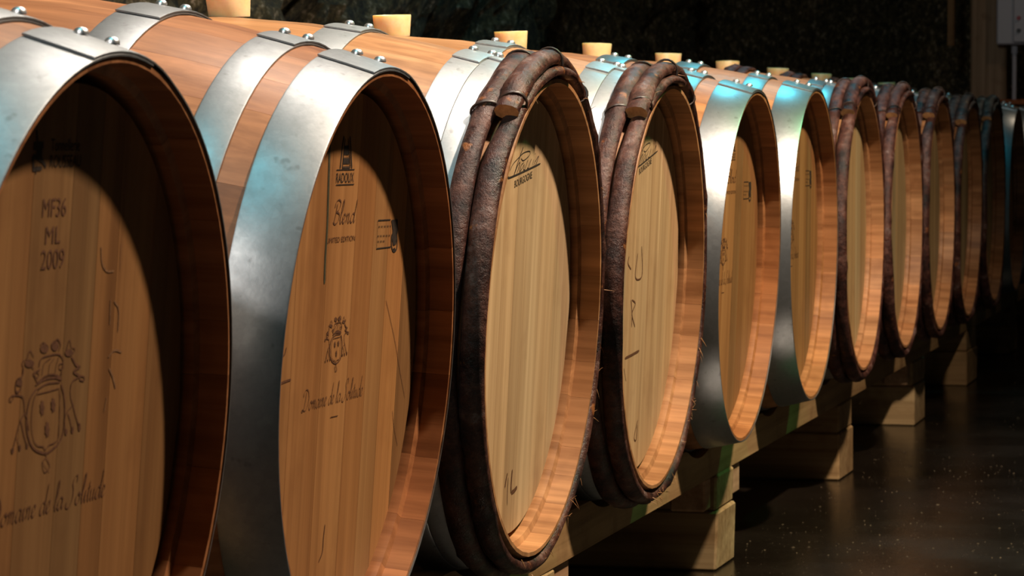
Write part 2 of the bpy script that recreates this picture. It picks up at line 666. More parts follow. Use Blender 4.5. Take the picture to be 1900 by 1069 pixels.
def smooth_path(pts, per=6):
    if len(pts) < 3:
        return [Vector(p) for p in pts]
    P = [Vector(p) for p in pts]
    P = [P[0] * 2 - P[1]] + P + [P[-1] * 2 - P[-2]]
    out = []
    for i in range(1, len(P) - 2):
        for k in range(per):
            t = k / per
            a, b_, c_, d = P[i - 1], P[i], P[i + 1], P[i + 2]
            out.append(0.5 * ((2 * b_) + (c_ - a) * t + (2 * a - 5 * b_ + 4 * c_ - d) * t * t + (3 * b_ - a - 3 * c_ + d) * t ** 3))
    out.append(P[-2])
    return out


class Print:
    def __init__(self):
        self.v, self.f = [], []

    def stroke(self, pts, w, pen=None, per=6):
        path = smooth_path(pts, per)
        n = len(path)
        b0 = len(self.v)
        for i, p in enumerate(path):
            d = (path[min(i + 1, n - 1)] - path[max(i - 1, 0)])
            if d.length < 1e-9:
                d = Vector((1, 0))
            d.normalize()
            ww = w
            if pen is not None:
                ww = w * (0.30 + 0.90 * abs(d.x * math.sin(pen) - d.y * math.cos(pen)))
            e = 0.55 if i in (0, n - 1) else 1.0
            nn = Vector((-d.y, d.x)) * ww * 0.5 * e
            self.v += [(p.x + nn.x, YP, p.y + nn.y), (p.x - nn.x, YP, p.y - nn.y)]
        for i in range(n - 1):
            a = b0 + 2 * i
            self.f.append((a, a + 1, a + 3, a + 2))

    def poly(self, pts):
        b0 = len(self.v)
        self.v += [(x, YP, z) for x, z in pts]
        self.f.append(tuple(range(b0, b0 + len(pts))))

    def text(self, body, x0, x1, z0, z1, rot=0.0, shear=0.0):
        cu = bpy.data.curves.new('t', 'FONT')
        cu.body = body
        cu.resolution_u = 3
        o = bpy.data.objects.new('t', cu)
        COL.objects.link(o)
        dg = bpy.context.evaluated_depsgraph_get()
        me = bpy.data.meshes.new_from_object(o.evaluated_get(dg))
        bpy.data.objects.remove(o)
        bpy.data.curves.remove(cu)
        xs = [v.co.x for v in me.vertices]
        ys = [v.co.y for v in me.vertices]
        ax, bx, ay, by = min(xs), max(xs), min(ys), max(ys)
        b0 = len(self.v)
        cr, sr = math.cos(rot), math.sin(rot)
        for v in me.vertices:
            lx = (v.co.x - ax) / (bx - ax) * (x1 - x0)
            lz = (v.co.y - ay) / (by - ay) * (z1 - z0)
            lx += lz * shear
            self.v.append((x0 + lx * cr - lz * sr, YP, z0 + lx * sr + lz * cr))
        for p in me.polygons:
            self.f.append(tuple(b0 + i for i in p.vertices))
        bpy.data.meshes.remove(me)

    def build(self, name, mat):
        me = mesh_of(name, self.v, self.f)
        me.materials.append(mat)
        return me


GLYPH = {
    'a': (1.0, [[(.75, .85), (.45, 1), (.1, .6), (.1, .15), (.35, 0), (.65, .35), (.78, .95)], [(.78, .95), (.72, .3), (.82, .02), (1.05, .25)]]),
    'o': (.95, [[(.5, 1), (.12, .65), (.1, .2), (.38, 0), (.7, .3), (.72, .8), (.5, 1), (.6, .75), (1.0, .8)]]),
    'm': (1.2, [[(0, .7), (.15, 1), (.2, .7), (.15, 0)], [(.17, .5), (.4, 1), (.52, .8), (.48, 0)], [(.5, .5), (.75, 1), (.88, .75), (.84, .15), (.95, 0), (1.2, .3)]]),
    'n': (.88, [[(0, .7), (.15, 1), (.2, .7), (.15, 0)], [(.17, .5), (.45, 1), (.58, .75), (.54, .15), (.65, 0), (.88, .3)]]),
    'i': (.5, [[(0, .3), (.2, 1), (.16, .2), (.28, 0), (.5, .3)], [(.25, 1.42), (.28, 1.52)]]),
    'e': (.7, [[(0, .3), (.4, .55), (.5, .85), (.32, 1), (.1, .7), (.1, .2), (.35, 0), (.7, .3)]]),
    'd': (1.0, [[(.75, .85), (.45, 1), (.1, .6), (.1, .15), (.35, 0), (.65, .35), (.8, 1.2), (.92, 2.5)], [(.92, 2.5), (.75, .4), (.85, .02), (1.05, .3)]]),
    'l': (.5, [[(0, .3), (.35, 1.3), (.45, 2.2), (.32, 2.5), (.2, 1.9), (.15, .3), (.3, 0), (.5, .3)]]),
    't': (.5, [[(0, .4), (.2, 1), (.25, 1.7)], [(.25, 1.7), (.18, .3), (.3, 0), (.52, .3)], [(.0, 1.15), (.5, 1.2)]]),
    'u': (.9, [[(0, .7), (.12, 1), (.1, .3), (.25, 0), (.5, .35), (.62, 1)], [(.62, 1), (.56, .2), (.68, 0), (.9, .3)]]),
    'D': (1.75, [[(.6, 2.2), (.5, .9), (.3, .1), (-.1, -.05), (-.2, .15), (.1, .2), (.7, 0), (1.3, .4), (1.5, 1.3), (1.1, 2.2), (.4, 2.4), (-.1, 2.0), (0, 1.6)]]),
    'S': (1.3, [[(1.25, 1.9), (1.2, 2.5), (.8, 2.4), (.6, 1.9), (.8, 1.3), (.8, .5), (.4, -.1), (-.1, 0), (-.1, .45)]]),
    'B': (1.25, [[(.4, 2.2), (.32, 1), (.15, 0)], [(.0, 1.7), (.1, 2.3), (.6, 2.55), (1.05, 2.2), (.85, 1.5), (.4, 1.25)], [(.4, 1.25), (1.05, 1.0), (1.0, .3), (.5, -.05), (.05, .2)]]),
    ' ': (.55, []),
}


def script(pr, text, x0, x1, zb, xh, w, shear=0.35):
    adv = sum(GLYPH[c][0] for c in text)
    k = (x1 - x0) / adv
    x = 0.0
    for ch in text:
        a, strokes = GLYPH[ch]
        for s in strokes:
            pr.stroke([(x0 + (x + px + pz * shear * xh / k * 0.6) * k, zb + pz * xh) for px, pz in s], w, pen=R(35), per=5)
        x += a


ART = {
 'crest': [(3,[(-0.0446,0.0386),(-0.0562,0.0316),(-0.0609,0.0206),(-0.0601,0.0092),(-0.0519,-0.003),(-0.0392,-0.0106),(-0.0198,-0.0149),(-0.0069,-0.0133),(0.0071,-0.0088),(0.0145,-0.0001),(0.0151,0.0139),(0.0111,0.0283),(0.0034,0.0383)]),(1.5,[(-0.0409,0.0366),(-0.0485,0.031),(-0.0514,0.0198),(-0.0503,0.0083),(-0.044,-0.0027),(-0.0354,-0.0075),(-0.0251,-0.0091),(-0.0203,-0.0119),(-0.0135,-0.0091),(-0.0013,-0.008),(0.0051,-0.0039),(0.0044,0.0102),(0.0029,0.0243),(0.0004,0.035)]),(3,[(-0.0479,0.0412),(-0.0312,0.0442),(-0.0109,0.0443),(0.0043,0.0417)]),(2.2,[(-0.043,0.0376),(-0.0248,0.0405),(0.0017,0.0398)]),(1.3,[(-0.0438,0.0338),(-0.0208,0.0342),(0.001,0.035)]),(2,[(-0.0439,0.0426),(-0.0508,0.05),(-0.0399,0.0532)]),(2,[(-0.0431,0.0551),(-0.0398,0.0612),(-0.0257,0.0627),(-0.0052,0.0624),(0.0047,0.0569),(0.0029,0.05),(0.0015,0.0443)]),(2,[(-0.0452,0.0421),(-0.0316,0.0466),(-0.0143,0.0471),(0.0025,0.0435)]),(1.3,[(-0.0361,0.0477),(-0.0333,0.0567),(-0.0195,0.0607)]),(1.3,[(-0.0231,0.0473),(-0.0215,0.0553),(-0.0135,0.0599)]),(1.3,[(-0.0099,0.0469),(-0.0082,0.0543),(-0.0048,0.0604)]),(1.5,[(-0.0498,0.0528),(-0.0537,0.0502),(-0.046,0.0468),(-0.0421,0.0493),(-0.0483,0.0521)]),(1.5,[(-0.0037,0.054),(0.0036,0.0546),(0.0063,0.0509),(-0.0007,0.0503),(-0.0036,0.0534)]),(1.5,[(-0.0431,0.0723),(-0.0368,0.0738),(-0.0268,0.0695)]),(2,[(-0.021,0.0691),(-0.0102,0.0747),(-0.0021,0.0701),(-0.0056,0.0651)]),(1.5,[(0.0095,0.0635),(0.0154,0.0725),(0.0212,0.0651)]),(1.5,[(0.0225,0.0661),(0.028,0.064),(0.0221,0.0597)]),(1.5,[(-0.0683,0.0621),(-0.0625,0.069),(-0.0539,0.0633)]),(2.5,[(-0.073,0.0568),(-0.0747,0.0501),(-0.0849,0.0477),(-0.0855,0.0397),(-0.0784,0.0389),(-0.0743,0.0444)]),(2,[(-0.0968,0.0333),(-0.0945,0.0359),(-0.0863,0.0364),(-0.0721,0.0341),(-0.0679,0.0292),(-0.0654,0.021)]),(1.5,[(-0.0968,0.0333),(-0.0925,0.0322),(-0.0876,0.0359)]),(2,[(-0.0654,0.021),(-0.0732,0.0155),(-0.0794,0.0042),(-0.0848,-0.0068)]),(2,[(-0.0719,0.0159),(-0.0661,0.0063),(-0.0571,-0.0054)]),(2,[(-0.0787,0.0035),(-0.0709,-0.0069)]),(2,[(-0.0654,0.021),(-0.0589,0.0136),(-0.0549,0.0064)]),(3,[(0.0217,0.0586),(0.032,0.0514),(0.0407,0.049),(0.0333,0.0477),(0.0282,0.0458),(0.0404,0.0419)]),(2,[(0.0404,0.0419),(0.0505,0.0403),(0.051,0.0371),(0.0425,0.0385),(0.042,0.0414)]),(2,[(0.0421,0.0412),(0.026,0.0377),(0.0248,0.0272),(0.0326,0.0171),(0.0404,0.0069),(0.0482,-0.0023)]),(2,[(0.0307,0.019),(0.0203,0.0146),(0.0146,0.0081),(0.0201,-0.003)]),(2,[(0.0218,0.0133),(0.0279,0.0057),(0.033,-0.0028)]),(2,[(0.0387,0.0083),(0.0477,0.0003)]),(1.5,[(-0.0197,-0.0155),(-0.0172,-0.018),(-0.0244,-0.0219),(-0.0187,-0.0301),(-0.0091,-0.0264),(-0.0177,-0.0186)]),(1.5,[(-0.0254,-0.0212),(-0.0091,-0.0311)]),(1.5,[(-0.073,0.0568),(-0.0764,0.0604),(-0.0698,0.0627)]),(1.5,[(-0.0529,0.0541),(-0.0576,0.0568),(-0.0552,0.0594)])],
 'crest_blobs': [[(-0.0268,0.0216),(-0.0282,0.0196),(-0.0278,0.0163),(-0.0302,0.0171),(-0.0318,0.0153),(-0.0334,0.0183),(-0.0358,0.0194),(-0.0354,0.0224),(-0.0368,0.0255),(-0.0347,0.0262),(-0.0341,0.029),(-0.0318,0.0269),(-0.0296,0.0273),(-0.0289,0.024)],[(-0.005,0.0221),(-0.0064,0.0201),(-0.006,0.017),(-0.0085,0.0177),(-0.0101,0.0161),(-0.0117,0.0189),(-0.0141,0.02),(-0.0137,0.0228),(-0.0151,0.0258),(-0.013,0.0265),(-0.0123,0.0292),(-0.0101,0.0272),(-0.0078,0.0275),(-0.0072,0.0243)],[(-0.0142,0.0035),(-0.0155,0.0014),(-0.0151,-0.002),(-0.0175,-0.0012),(-0.0191,-0.003),(-0.0207,0.0001),(-0.0232,0.0012),(-0.0228,0.0043),(-0.0242,0.0075),(-0.0221,0.0083),(-0.0215,0.0112),(-0.0193,0.009),(-0.017,0.0094),(-0.0163,0.0059)],[(-0.0531,0.0585),(-0.0537,0.0571),(-0.0561,0.0562),(-0.0597,0.0559),(-0.0637,0.0562),(-0.0675,0.057),(-0.0702,0.0583),(-0.0713,0.0598),(-0.0706,0.0611),(-0.0683,0.0621),(-0.0648,0.0624),(-0.0607,0.0621),(-0.0569,0.0612),(-0.0542,0.0599)],[(-0.0266,0.0683),(-0.0272,0.0667),(-0.0292,0.0656),(-0.0324,0.0651),(-0.036,0.0654),(-0.0394,0.0663),(-0.0419,0.0677),(-0.0429,0.0694),(-0.0424,0.071),(-0.0404,0.0721),(-0.0372,0.0726),(-0.0336,0.0724),(-0.0302,0.0714),(-0.0277,0.07)],[(-0.006,0.0692),(-0.0065,0.0674),(-0.0084,0.0661),(-0.0114,0.0655),(-0.0148,0.0658),(-0.018,0.0668),(-0.0204,0.0684),(-0.0215,0.0703),(-0.021,0.072),(-0.0191,0.0734),(-0.0162,0.074),(-0.0128,0.0737),(-0.0095,0.0727),(-0.0071,0.0711)],[(0.0242,0.0616),(0.0236,0.0603),(0.0214,0.0594),(0.0181,0.059),(0.0143,0.0593),(0.0108,0.0601),(0.0083,0.0614),(0.0072,0.0627),(0.0078,0.064),(0.01,0.0649),(0.0133,0.0653),(0.017,0.065),(0.0206,0.0642),(0.0231,0.063)],[(-0.074,0.0455),(-0.0743,0.0442),(-0.0759,0.0432),(-0.0783,0.0428),(-0.081,0.043),(-0.0836,0.0438),(-0.0855,0.0451),(-0.0863,0.0465),(-0.0859,0.0478),(-0.0844,0.0488),(-0.082,0.0492),(-0.0793,0.049),(-0.0767,0.0482),(-0.0748,0.047)],[(-0.0823,-0.0066),(-0.0824,-0.0077),(-0.0829,-0.0085),(-0.0839,-0.0089),(-0.085,-0.0088),(-0.0861,-0.0082),(-0.0869,-0.0072),(-0.0874,-0.0061),(-0.0873,-0.005),(-0.0867,-0.0042),(-0.0858,-0.0039),(-0.0847,-0.004),(-0.0836,-0.0046),(-0.0827,-0.0055)],[(-0.0689,-0.0057),(-0.0689,-0.0068),(-0.0694,-0.0076),(-0.0702,-0.008),(-0.0712,-0.0079),(-0.0722,-0.0073),(-0.073,-0.0064),(-0.0734,-0.0052),(-0.0733,-0.0042),(-0.0729,-0.0034),(-0.072,-0.0029),(-0.071,-0.003),(-0.07,-0.0036),(-0.0693,-0.0046)],[(-0.0548,-0.0056),(-0.0549,-0.0066),(-0.0554,-0.0073),(-0.0562,-0.0077),(-0.0573,-0.0076),(-0.0583,-0.0071),(-0.059,-0.0062),(-0.0594,-0.0052),(-0.0594,-0.0042),(-0.0589,-0.0034),(-0.058,-0.0031),(-0.057,-0.0032),(-0.056,-0.0037),(-0.0552,-0.0046)],[(0.0226,-0.0021),(0.0226,-0.0032),(0.022,-0.004),(0.021,-0.0044),(0.0197,-0.0043),(0.0185,-0.0037),(0.0176,-0.0027),(0.0172,-0.0015),(0.0172,-0.0004),(0.0178,0.0004),(0.0188,0.0008),(0.0201,0.0007),(0.0213,0.0001),(0.0222,-0.0009)],[(0.0355,-0.0015),(0.0355,-0.0027),(0.0349,-0.0037),(0.0339,-0.0041),(0.0326,-0.004),(0.0314,-0.0033),(0.0305,-0.0023),(0.03,-0.001),(0.03,0.0002),(0.0306,0.0012),(0.0317,0.0016),(0.0329,0.0015),(0.0341,0.0009),(0.035,-0.0002)],[(0.0503,-0.0005),(0.0503,-0.0019),(0.0496,-0.003),(0.0485,-0.0036),(0.0471,-0.0035),(0.0457,-0.0027),(0.0447,-0.0014),(0.0441,0.0001),(0.0441,0.0015),(0.0448,0.0026),(0.0459,0.0031),(0.0473,0.003),(0.0487,0.0023),(0.0498,0.001)]],
 'signature': [(4,[(-0.0985,0.1773),(-0.0907,0.1754),(-0.0165,0.1828),(0.0636,0.1916)]),(3,[(-0.0294,0.2132),(-0.0447,0.2011),(-0.0576,0.19),(-0.0703,0.1778)]),(2,[(-0.0923,0.1836),(-0.0761,0.1924),(-0.0505,0.1997),(-0.0272,0.2056),(0.0002,0.2077),(0.0075,0.2054),(-0.0016,0.2009),(-0.0253,0.1961),(-0.0381,0.1988)]),(2.5,[(-0.0703,0.1778),(-0.0545,0.1896),(-0.0432,0.194),(-0.0479,0.1869),(-0.0559,0.1811)]),(2,[(-0.0233,0.1938),(-0.0363,0.1898),(-0.041,0.1827),(-0.0296,0.1867),(-0.0206,0.1912),(-0.0228,0.1836)]),(2,[(-0.0032,0.1967),(-0.0117,0.1896),(-0.0168,0.1845),(-0.0231,0.1851)]),(2,[(0.0153,0.1979),(0.0065,0.1917),(0.002,0.1863),(-0.0043,0.1869)]),(2,[(0.0281,0.197),(0.0211,0.1893)]),(3,[(0.0331,0.2049),(0.0346,0.2037)]),(2,[(0.0357,0.1953),(0.0289,0.1898)]),(2,[(0.0359,0.1945),(0.0519,0.2013),(0.0473,0.196),(0.0398,0.1905)])],
 'tower': [(5,[(-0.029,0.2314),(-0.032,0.2235),(-0.0339,0.2112),(-0.0357,0.1986)]),(5,[(-0.0093,0.2314),(-0.0058,0.2235),(-0.0012,0.211),(0.0037,0.1985)]),(3,[(-0.0248,0.2291),(-0.0257,0.2218),(-0.0272,0.2112),(-0.0286,0.1985)]),(3,[(-0.0141,0.2291),(-0.0111,0.2218),(-0.0065,0.211),(-0.002,0.1985)]),(3,[(-0.0478,0.1976),(0.013,0.1975)]),(3,[(-0.0465,0.1825),(0.0144,0.1823)]),(2,[(-0.0279,0.2129),(-0.0102,0.213)]),(2,[(-0.0281,0.2095),(-0.0085,0.2096)]),(2,[(-0.0278,0.2036),(-0.0054,0.2037)]),(2,[(-0.0291,0.2008),(-0.0038,0.2008)])],
 'tower_blobs': [[(-0.0264,0.2218),(-0.0126,0.2218),(-0.0097,0.2133),(-0.0262,0.2134)],[(-0.0275,0.2089),(-0.0084,0.209),(-0.0061,0.2037),(-0.0279,0.2038)],[(-0.0275,0.2002),(-0.0042,0.2002),(-0.0031,0.1984),(-0.0283,0.1985)]],
 'box': [(4,[(0.1073,0.1427),(0.1534,0.1423)]),(2,[(0.1066,0.1427),(0.1077,0.113)]),(4,[(0.1073,0.1128),(0.1601,0.1128)]),(2,[(0.1543,0.1416),(0.16,0.1129)]),(1.6,[(0.1109,0.1367),(0.1131,0.1359),(0.1116,0.1349)]),(1.6,[(0.1148,0.1346),(0.1155,0.1369)]),(1.6,[(0.1183,0.1346),(0.119,0.1369)]),(1.6,[(0.1214,0.1366),(0.1236,0.1358),(0.1221,0.1348)]),(1.6,[(0.1253,0.1345),(0.126,0.1368)]),(1.6,[(0.1289,0.1345),(0.1295,0.1368)]),(1.6,[(0.1319,0.1365),(0.1342,0.1357),(0.1326,0.1347)]),(1.6,[(0.1359,0.1344),(0.1366,0.1367)]),(1.6,[(0.1395,0.1343),(0.1402,0.1367)]),(1.6,[(0.1426,0.1364),(0.1449,0.1355),(0.1433,0.1346)]),(1.6,[(0.1466,0.1343),(0.1473,0.1366)]),(1.6,[(0.1502,0.1342),(0.1509,0.1365)]),(1.6,[(0.1533,0.1363),(0.1556,0.1354),(0.154,0.1344)]),(1.6,[(0.1094,0.1268),(0.1116,0.126),(0.1101,0.125)]),(1.6,[(0.1133,0.1247),(0.1139,0.127)]),(1.6,[(0.1167,0.1247),(0.1174,0.1269)]),(1.6,[(0.1197,0.1267),(0.1219,0.1258),(0.1204,0.1249)]),(1.6,[(0.1236,0.1246),(0.1243,0.1269)]),(1.6,[(0.1271,0.1245),(0.1277,0.1268)]),(1.6,[(0.1301,0.1265),(0.1323,0.1257),(0.1308,0.1247)]),(1.6,[(0.134,0.1244),(0.1347,0.1267)]),(1.6,[(0.1375,0.1244),(0.1382,0.1267)]),(1.6,[(0.1405,0.1264),(0.1428,0.1255),(0.1412,0.1246)]),(1.6,[(0.1445,0.1243),(0.1452,0.1266)]),(1.6,[(0.148,0.1242),(0.1487,0.1265)]),(1.6,[(0.151,0.1262),(0.1533,0.1254),(0.1517,0.1244)]),(1.6,[(0.1107,0.121),(0.1129,0.1202),(0.1114,0.1192)]),(1.6,[(0.1145,0.1189),(0.1151,0.1212)]),(1.6,[(0.1179,0.1188),(0.1185,0.1211)]),(1.6,[(0.1208,0.1209),(0.123,0.12),(0.1215,0.119)]),(1.6,[(0.1246,0.1187),(0.1253,0.121)]),(1.6,[(0.128,0.1187),(0.1287,0.121)]),(1.6,[(0.1309,0.1207),(0.1332,0.1198),(0.1316,0.1189)]),(1.6,[(0.1348,0.1186),(0.1355,0.1209)]),(4,[(0.1615,0.1267),(0.1619,0.118),(0.1649,0.1114),(0.1718,0.1077),(0.1807,0.1087),(0.1836,0.1129),(0.1816,0.1217),(0.1757,0.1306)])],
 'box_blobs': [[(0.1565,0.142),(0.1793,0.1419),(0.1834,0.1304),(0.1802,0.1209),(0.1793,0.1148),(0.1689,0.1139),(0.1624,0.1223),(0.1637,0.1301)],[(0.1695,0.1112),(0.1763,0.1114),(0.1791,0.1092),(0.1738,0.1087)]],
 'figure': [(4,[(-0.0759,0.2393),(-0.0746,0.2352),(-0.0728,0.2306)]),(5,[(-0.0801,0.2183),(-0.0785,0.214),(-0.0768,0.2096)]),(5,[(-0.0791,0.2092),(-0.0695,0.2097),(-0.0613,0.21)]),(4,[(-0.0724,0.2093),(-0.0722,0.2057)]),(3,[(-0.0719,0.2097),(-0.0715,0.2128)])],
 'figure_blobs': [[(-0.0797,0.2302),(-0.0613,0.2304),(-0.0609,0.2251),(-0.0696,0.2248),(-0.0699,0.2236),(-0.0797,0.2241)],[(-0.0736,0.2252),(-0.0629,0.2251),(-0.0624,0.2182),(-0.0534,0.2126),(-0.0537,0.2097),(-0.0604,0.2135),(-0.0701,0.2163),(-0.082,0.2179),(-0.0791,0.2206),(-0.0727,0.2202)]],
 'mark1': [(3,[(0.0698,0.1452),(0.0742,0.1317),(0.0853,0.1246),(0.1012,0.1239)]),(2,[(0.1131,0.1466),(0.1152,0.124)]),(3,[(0.1003,0.0527),(0.1134,0.0575),(0.13,0.0549)]),(4,[(0.104,0.0434),(0.1135,0.0352),(0.1213,0.0255)]),(4,[(0.1024,0.0195),(0.0986,0.0078)]),(3,[(0.0975,0.1009),(0.0985,0.0888),(0.0994,0.0798)]),(3,[(0.1058,0.0989),(0.1173,0.0908),(0.1187,0.0726)])],
 'mark3': [(4,[(-0.0183,-0.197),(-0.0231,-0.2048),(-0.0275,-0.2145)]),(2,[(-0.0133,-0.2033),(-0.0136,-0.2211),(-0.0114,-0.2386)]),(5,[(0.006,-0.1951),(0.0039,-0.2128),(0.0051,-0.2251)]),(7,[(0.0076,-0.2248),(0.0215,-0.2238),(0.0347,-0.2207)])],
 'mark4': [(3,[(-0.0956,0.0479),(-0.1005,0.0377),(-0.0775,0.0279)]),(3,[(-0.0353,0.0501),(-0.0457,0.0176),(-0.0214,0.0105),(0.003,0.0185),(-0.0085,0.0597)]),(3,[(-0.0683,-0.0172),(-0.0572,-0.0372),(-0.0557,-0.0582)]),(3,[(-0.0612,-0.0176),(-0.037,-0.0248),(-0.0569,-0.0387),(-0.0327,-0.0596)]),(5,[(-0.0931,-0.102),(-0.0443,-0.1),(0.0053,-0.0973)]),(3,[(-0.0971,-0.1166),(-0.0792,-0.1364)]),(3,[(0.017,-0.2025),(-0.0041,-0.2265),(0.0115,-0.2319),(0.0156,-0.2101)])],
 'mark2': [(4,[(-0.1903,-0.0083),(-0.1744,-0.0069),(-0.1548,-0.0063)]),(3,[(-0.1919,0.0169),(-0.1795,0.0197),(-0.1743,0.0267)]),(1.6,[(0.1544,0.0559),(0.1754,0.0338),(0.2,0.0064),(0.2206,-0.021),(0.2498,-0.0572)]),(1.6,[(0.2043,-0.0677),(0.2119,-0.0832),(0.2322,-0.1089)]),(3,[(-0.0162,-0.1657),(-0.0186,-0.1804),(-0.0195,-0.1936),(-0.0301,-0.2028)])],
 'joint2': [(9,[(-0.0783,0.2402),(-0.0734,0.208),(-0.0702,0.1756),(-0.0671,0.1431),(-0.0675,0.1107),(-0.0654,0.0835)])],
}


def art(pr, key, w, ox=0, oz=0, sc=1.0, ax=0, az=0, rot=0.0, pen=None):
    """place a traced drawing: scaled by sc about (ax, az), turned, moved to (ox, oz)"""
    c_, s_ = math.cos(rot) * sc, math.sin(rot) * sc

    def tr(p):
        x, z = p[0] - ax, p[1] - az
        return (ox + ax + x * c_ - z * s_, oz + az + x * s_ + z * c_)
    for wd, pts in ART[key]:
        pr.stroke([tr(p) for p in pts], wd * w, pen)
    for pts in ART.get(key + '_blobs', []):
        pr.poly([tr(p) for p in pts])


def crest(sc, ox, oz):
    p = Print()
    art(p, 'crest', 0.00066 * (0.8 if sc < 1 else 1), ox, oz, sc, -0.022, 0.0215)
    return p.build('crest', M['burn'])


def marks(key, w, mat):
    """loose pencil and scratch marks, one piece each"""
    out = []
    for wd, pts in ART[key]:
        p = Print()
        p.stroke(pts, wd * w)
        out.append(('pencil_mark', p.build('pencil_mark', mat)))
    return out


PRINTS = {}
PRINTS[1] = []
p = Print(); art(p, 'figure', 0.0007); PRINTS[1].append(('maker_emblem', p.build('maker_emblem', M['ink'])))
p = Print(); p.text('Tonnellerie', -0.046, 0.012, 0.223, 0.2325); p.text('ROUSSEAU', -0.046, 0.016, 0.2105, 0.220)
PRINTS[1].append(('maker_lettering', p.build('maker_lettering', M['ink'])))
for s_, x0, x1, z0, z1 in (('MF36', -0.055, -0.008, 0.172, 0.1865), ('ML', -0.046, -0.016, 0.151, 0.1645), ('2009', -0.052, -0.006, 0.131, 0.1465)):
    p = Print(); p.text(s_, x0, x1, z0, z1)
    PRINTS[1].append(('stencilled_lettering', p.build('stencilled_lettering', M['burn'])))
PRINTS[1].append(('crest', crest(1.0, 0, 0)))
p = Print(); script(p, 'Domaine de la Solitude', -0.122, 0.112, -0.0635, 0.0095, 0.0013)
PRINTS[1].append(('script_lettering', p.build('script_lettering', M['burn'])))
PRINTS[1] += marks('mark1', 0.0006, M['pencil'])


def cuvee(k, crest_at, crest_sc, text_x, full):
    L = []
    p = Print(); art(p, 'tower', 0.0006); L.append(('maker_emblem', p.build('maker_emblem', M['ink'])))
    p = Print(); p.text('RADOUX', -0.047, 0.012, 0.1845, 0.1945); L.append(('maker_lettering', p.build('maker_lettering', M['ink'])))
    p = Print(); script(p, 'Blend', -0.050, 0.024, 0.143, 0.0095, 0.0019, 0.5); L.append(('script_lettering', p.build('script_lettering', M['burn'])))
    p = Print(); p.text('LIMITED EDITION', -0.066, 0.029, 0.124, 0.1295); L.append(('small_lettering', p.build('small_lettering', M['burn'])))
    p = Print(); art(p, 'box', 0.0006); L.append(('stamp', p.build('stamp', M['ink'])))
    L.append(('crest', crest(crest_sc, crest_at[0] + 0.022, crest_at[1] - 0.0215)))
    p = Print(); script(p, 'Domaine de la Solitude', text_x[0], text_x[1], text_x[2], 0.0088, 0.0011)
    L.append(('script_lettering', p.build('script_lettering', M['burn'])))
    p = Print(); mx = (text_x[0] + text_x[1]) / 2; p.stroke([(mx - 0.007, text_x[2] - 0.0138), (mx + 0.018, text_x[2] - 0.0142)], 0.0016)
    L.append(('dash', p.build('dash', M['burn'])))
    if full:
        L += marks('mark2', 0.0006, M['burn'])
        p = Print(); art(p, 'joint2', 0.0006); L.append(('mould_line', p.build('mould_line', M['mould'])))
    PRINTS[k] = L


cuvee(2, (-0.0135, 0.019), 0.54, (-0.113, 0.088, -0.0415), True)
cuvee(5, (-0.062, 0.022), 0.52, (-0.150, 0.032, -0.030), False)
cuvee(6, (-0.062, 0.022), 0.52, (-0.150, 0.030, -0.026), False)
for k, rot, dx, dz, mk in ((3, 0.0, 0.010, 0, 'mark3'), (4, 0.06, 0.014, 0.004, 'mark4')):
    p = Print(); art(p, 'signature', 0.0006, dx, dz, 1.0, -0.03, 0.19, rot)
    L = [('signature', p.build('signature', M['ink']))]
    p = Print(); p.text('BOURGOGNE', -0.064 + dx, 0.024 + dx, 0.1625 + dz, 0.1715 + dz, 0.125 + rot)
    L.append(('maker_lettering', p.build('maker_lettering', M['ink'])))
    L += marks(mk, 0.0008, M['burn'])
    PRINTS[k] = L

# ------------------------------------------------------------------ barrels
STEEL_SET = [band_mesh(-0.0015, 0.058), band_mesh(0.086, 0.126, 100), band_mesh(0.220, 0.268, 104)]
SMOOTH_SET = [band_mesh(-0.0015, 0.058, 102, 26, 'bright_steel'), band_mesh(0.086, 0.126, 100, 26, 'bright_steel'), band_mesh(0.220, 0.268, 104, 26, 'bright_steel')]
BARK_METAL = [band_mesh(0.054, 0.0825, 97, 26, 'zinc'), band_mesh(0.0832, 0.118, 104, 26, 'zinc')]
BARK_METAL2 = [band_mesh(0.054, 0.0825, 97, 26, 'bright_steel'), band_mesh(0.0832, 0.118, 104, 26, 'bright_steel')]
BARK_BILGE = band_mesh(0.243, 0.292, 100, 26, 'zinc')
WITHY_D = [0.0125, 0.0420]
WITHY_A = 0.0150
WITHY = {sd: [withy_mesh(WITHY_D[0], WITHY_A, sd, 0.011, 128), withy_mesh(WITHY_D[1], WITHY_A, sd + 40, 0.009, 62)] for sd in (3, 4, 7, 8)}
WITHY_BILGE = [withy_mesh(0.262, 0.013, 77, 0.003, 300, 0.0052), withy_mesh(0.288, 0.013, 78, 0.003, 290, 0.0052)]
BIND = [[binding_mesh(WITHY_D[0], WITHY_A, g, h) for g, h in ((124, 0.033), (91, 0.033), (64, 0.026))], [binding_mesh(WITHY_D[1], WITHY_A, g, h) for g, h in ((127, 0.0225), (97, 0.0225), (58, 0.031))]]
SHRED = [shred_mesh(WITHY_D[0], 5), shred_mesh(WITHY_D[0], 6)]
UP = (0, 0, RB)

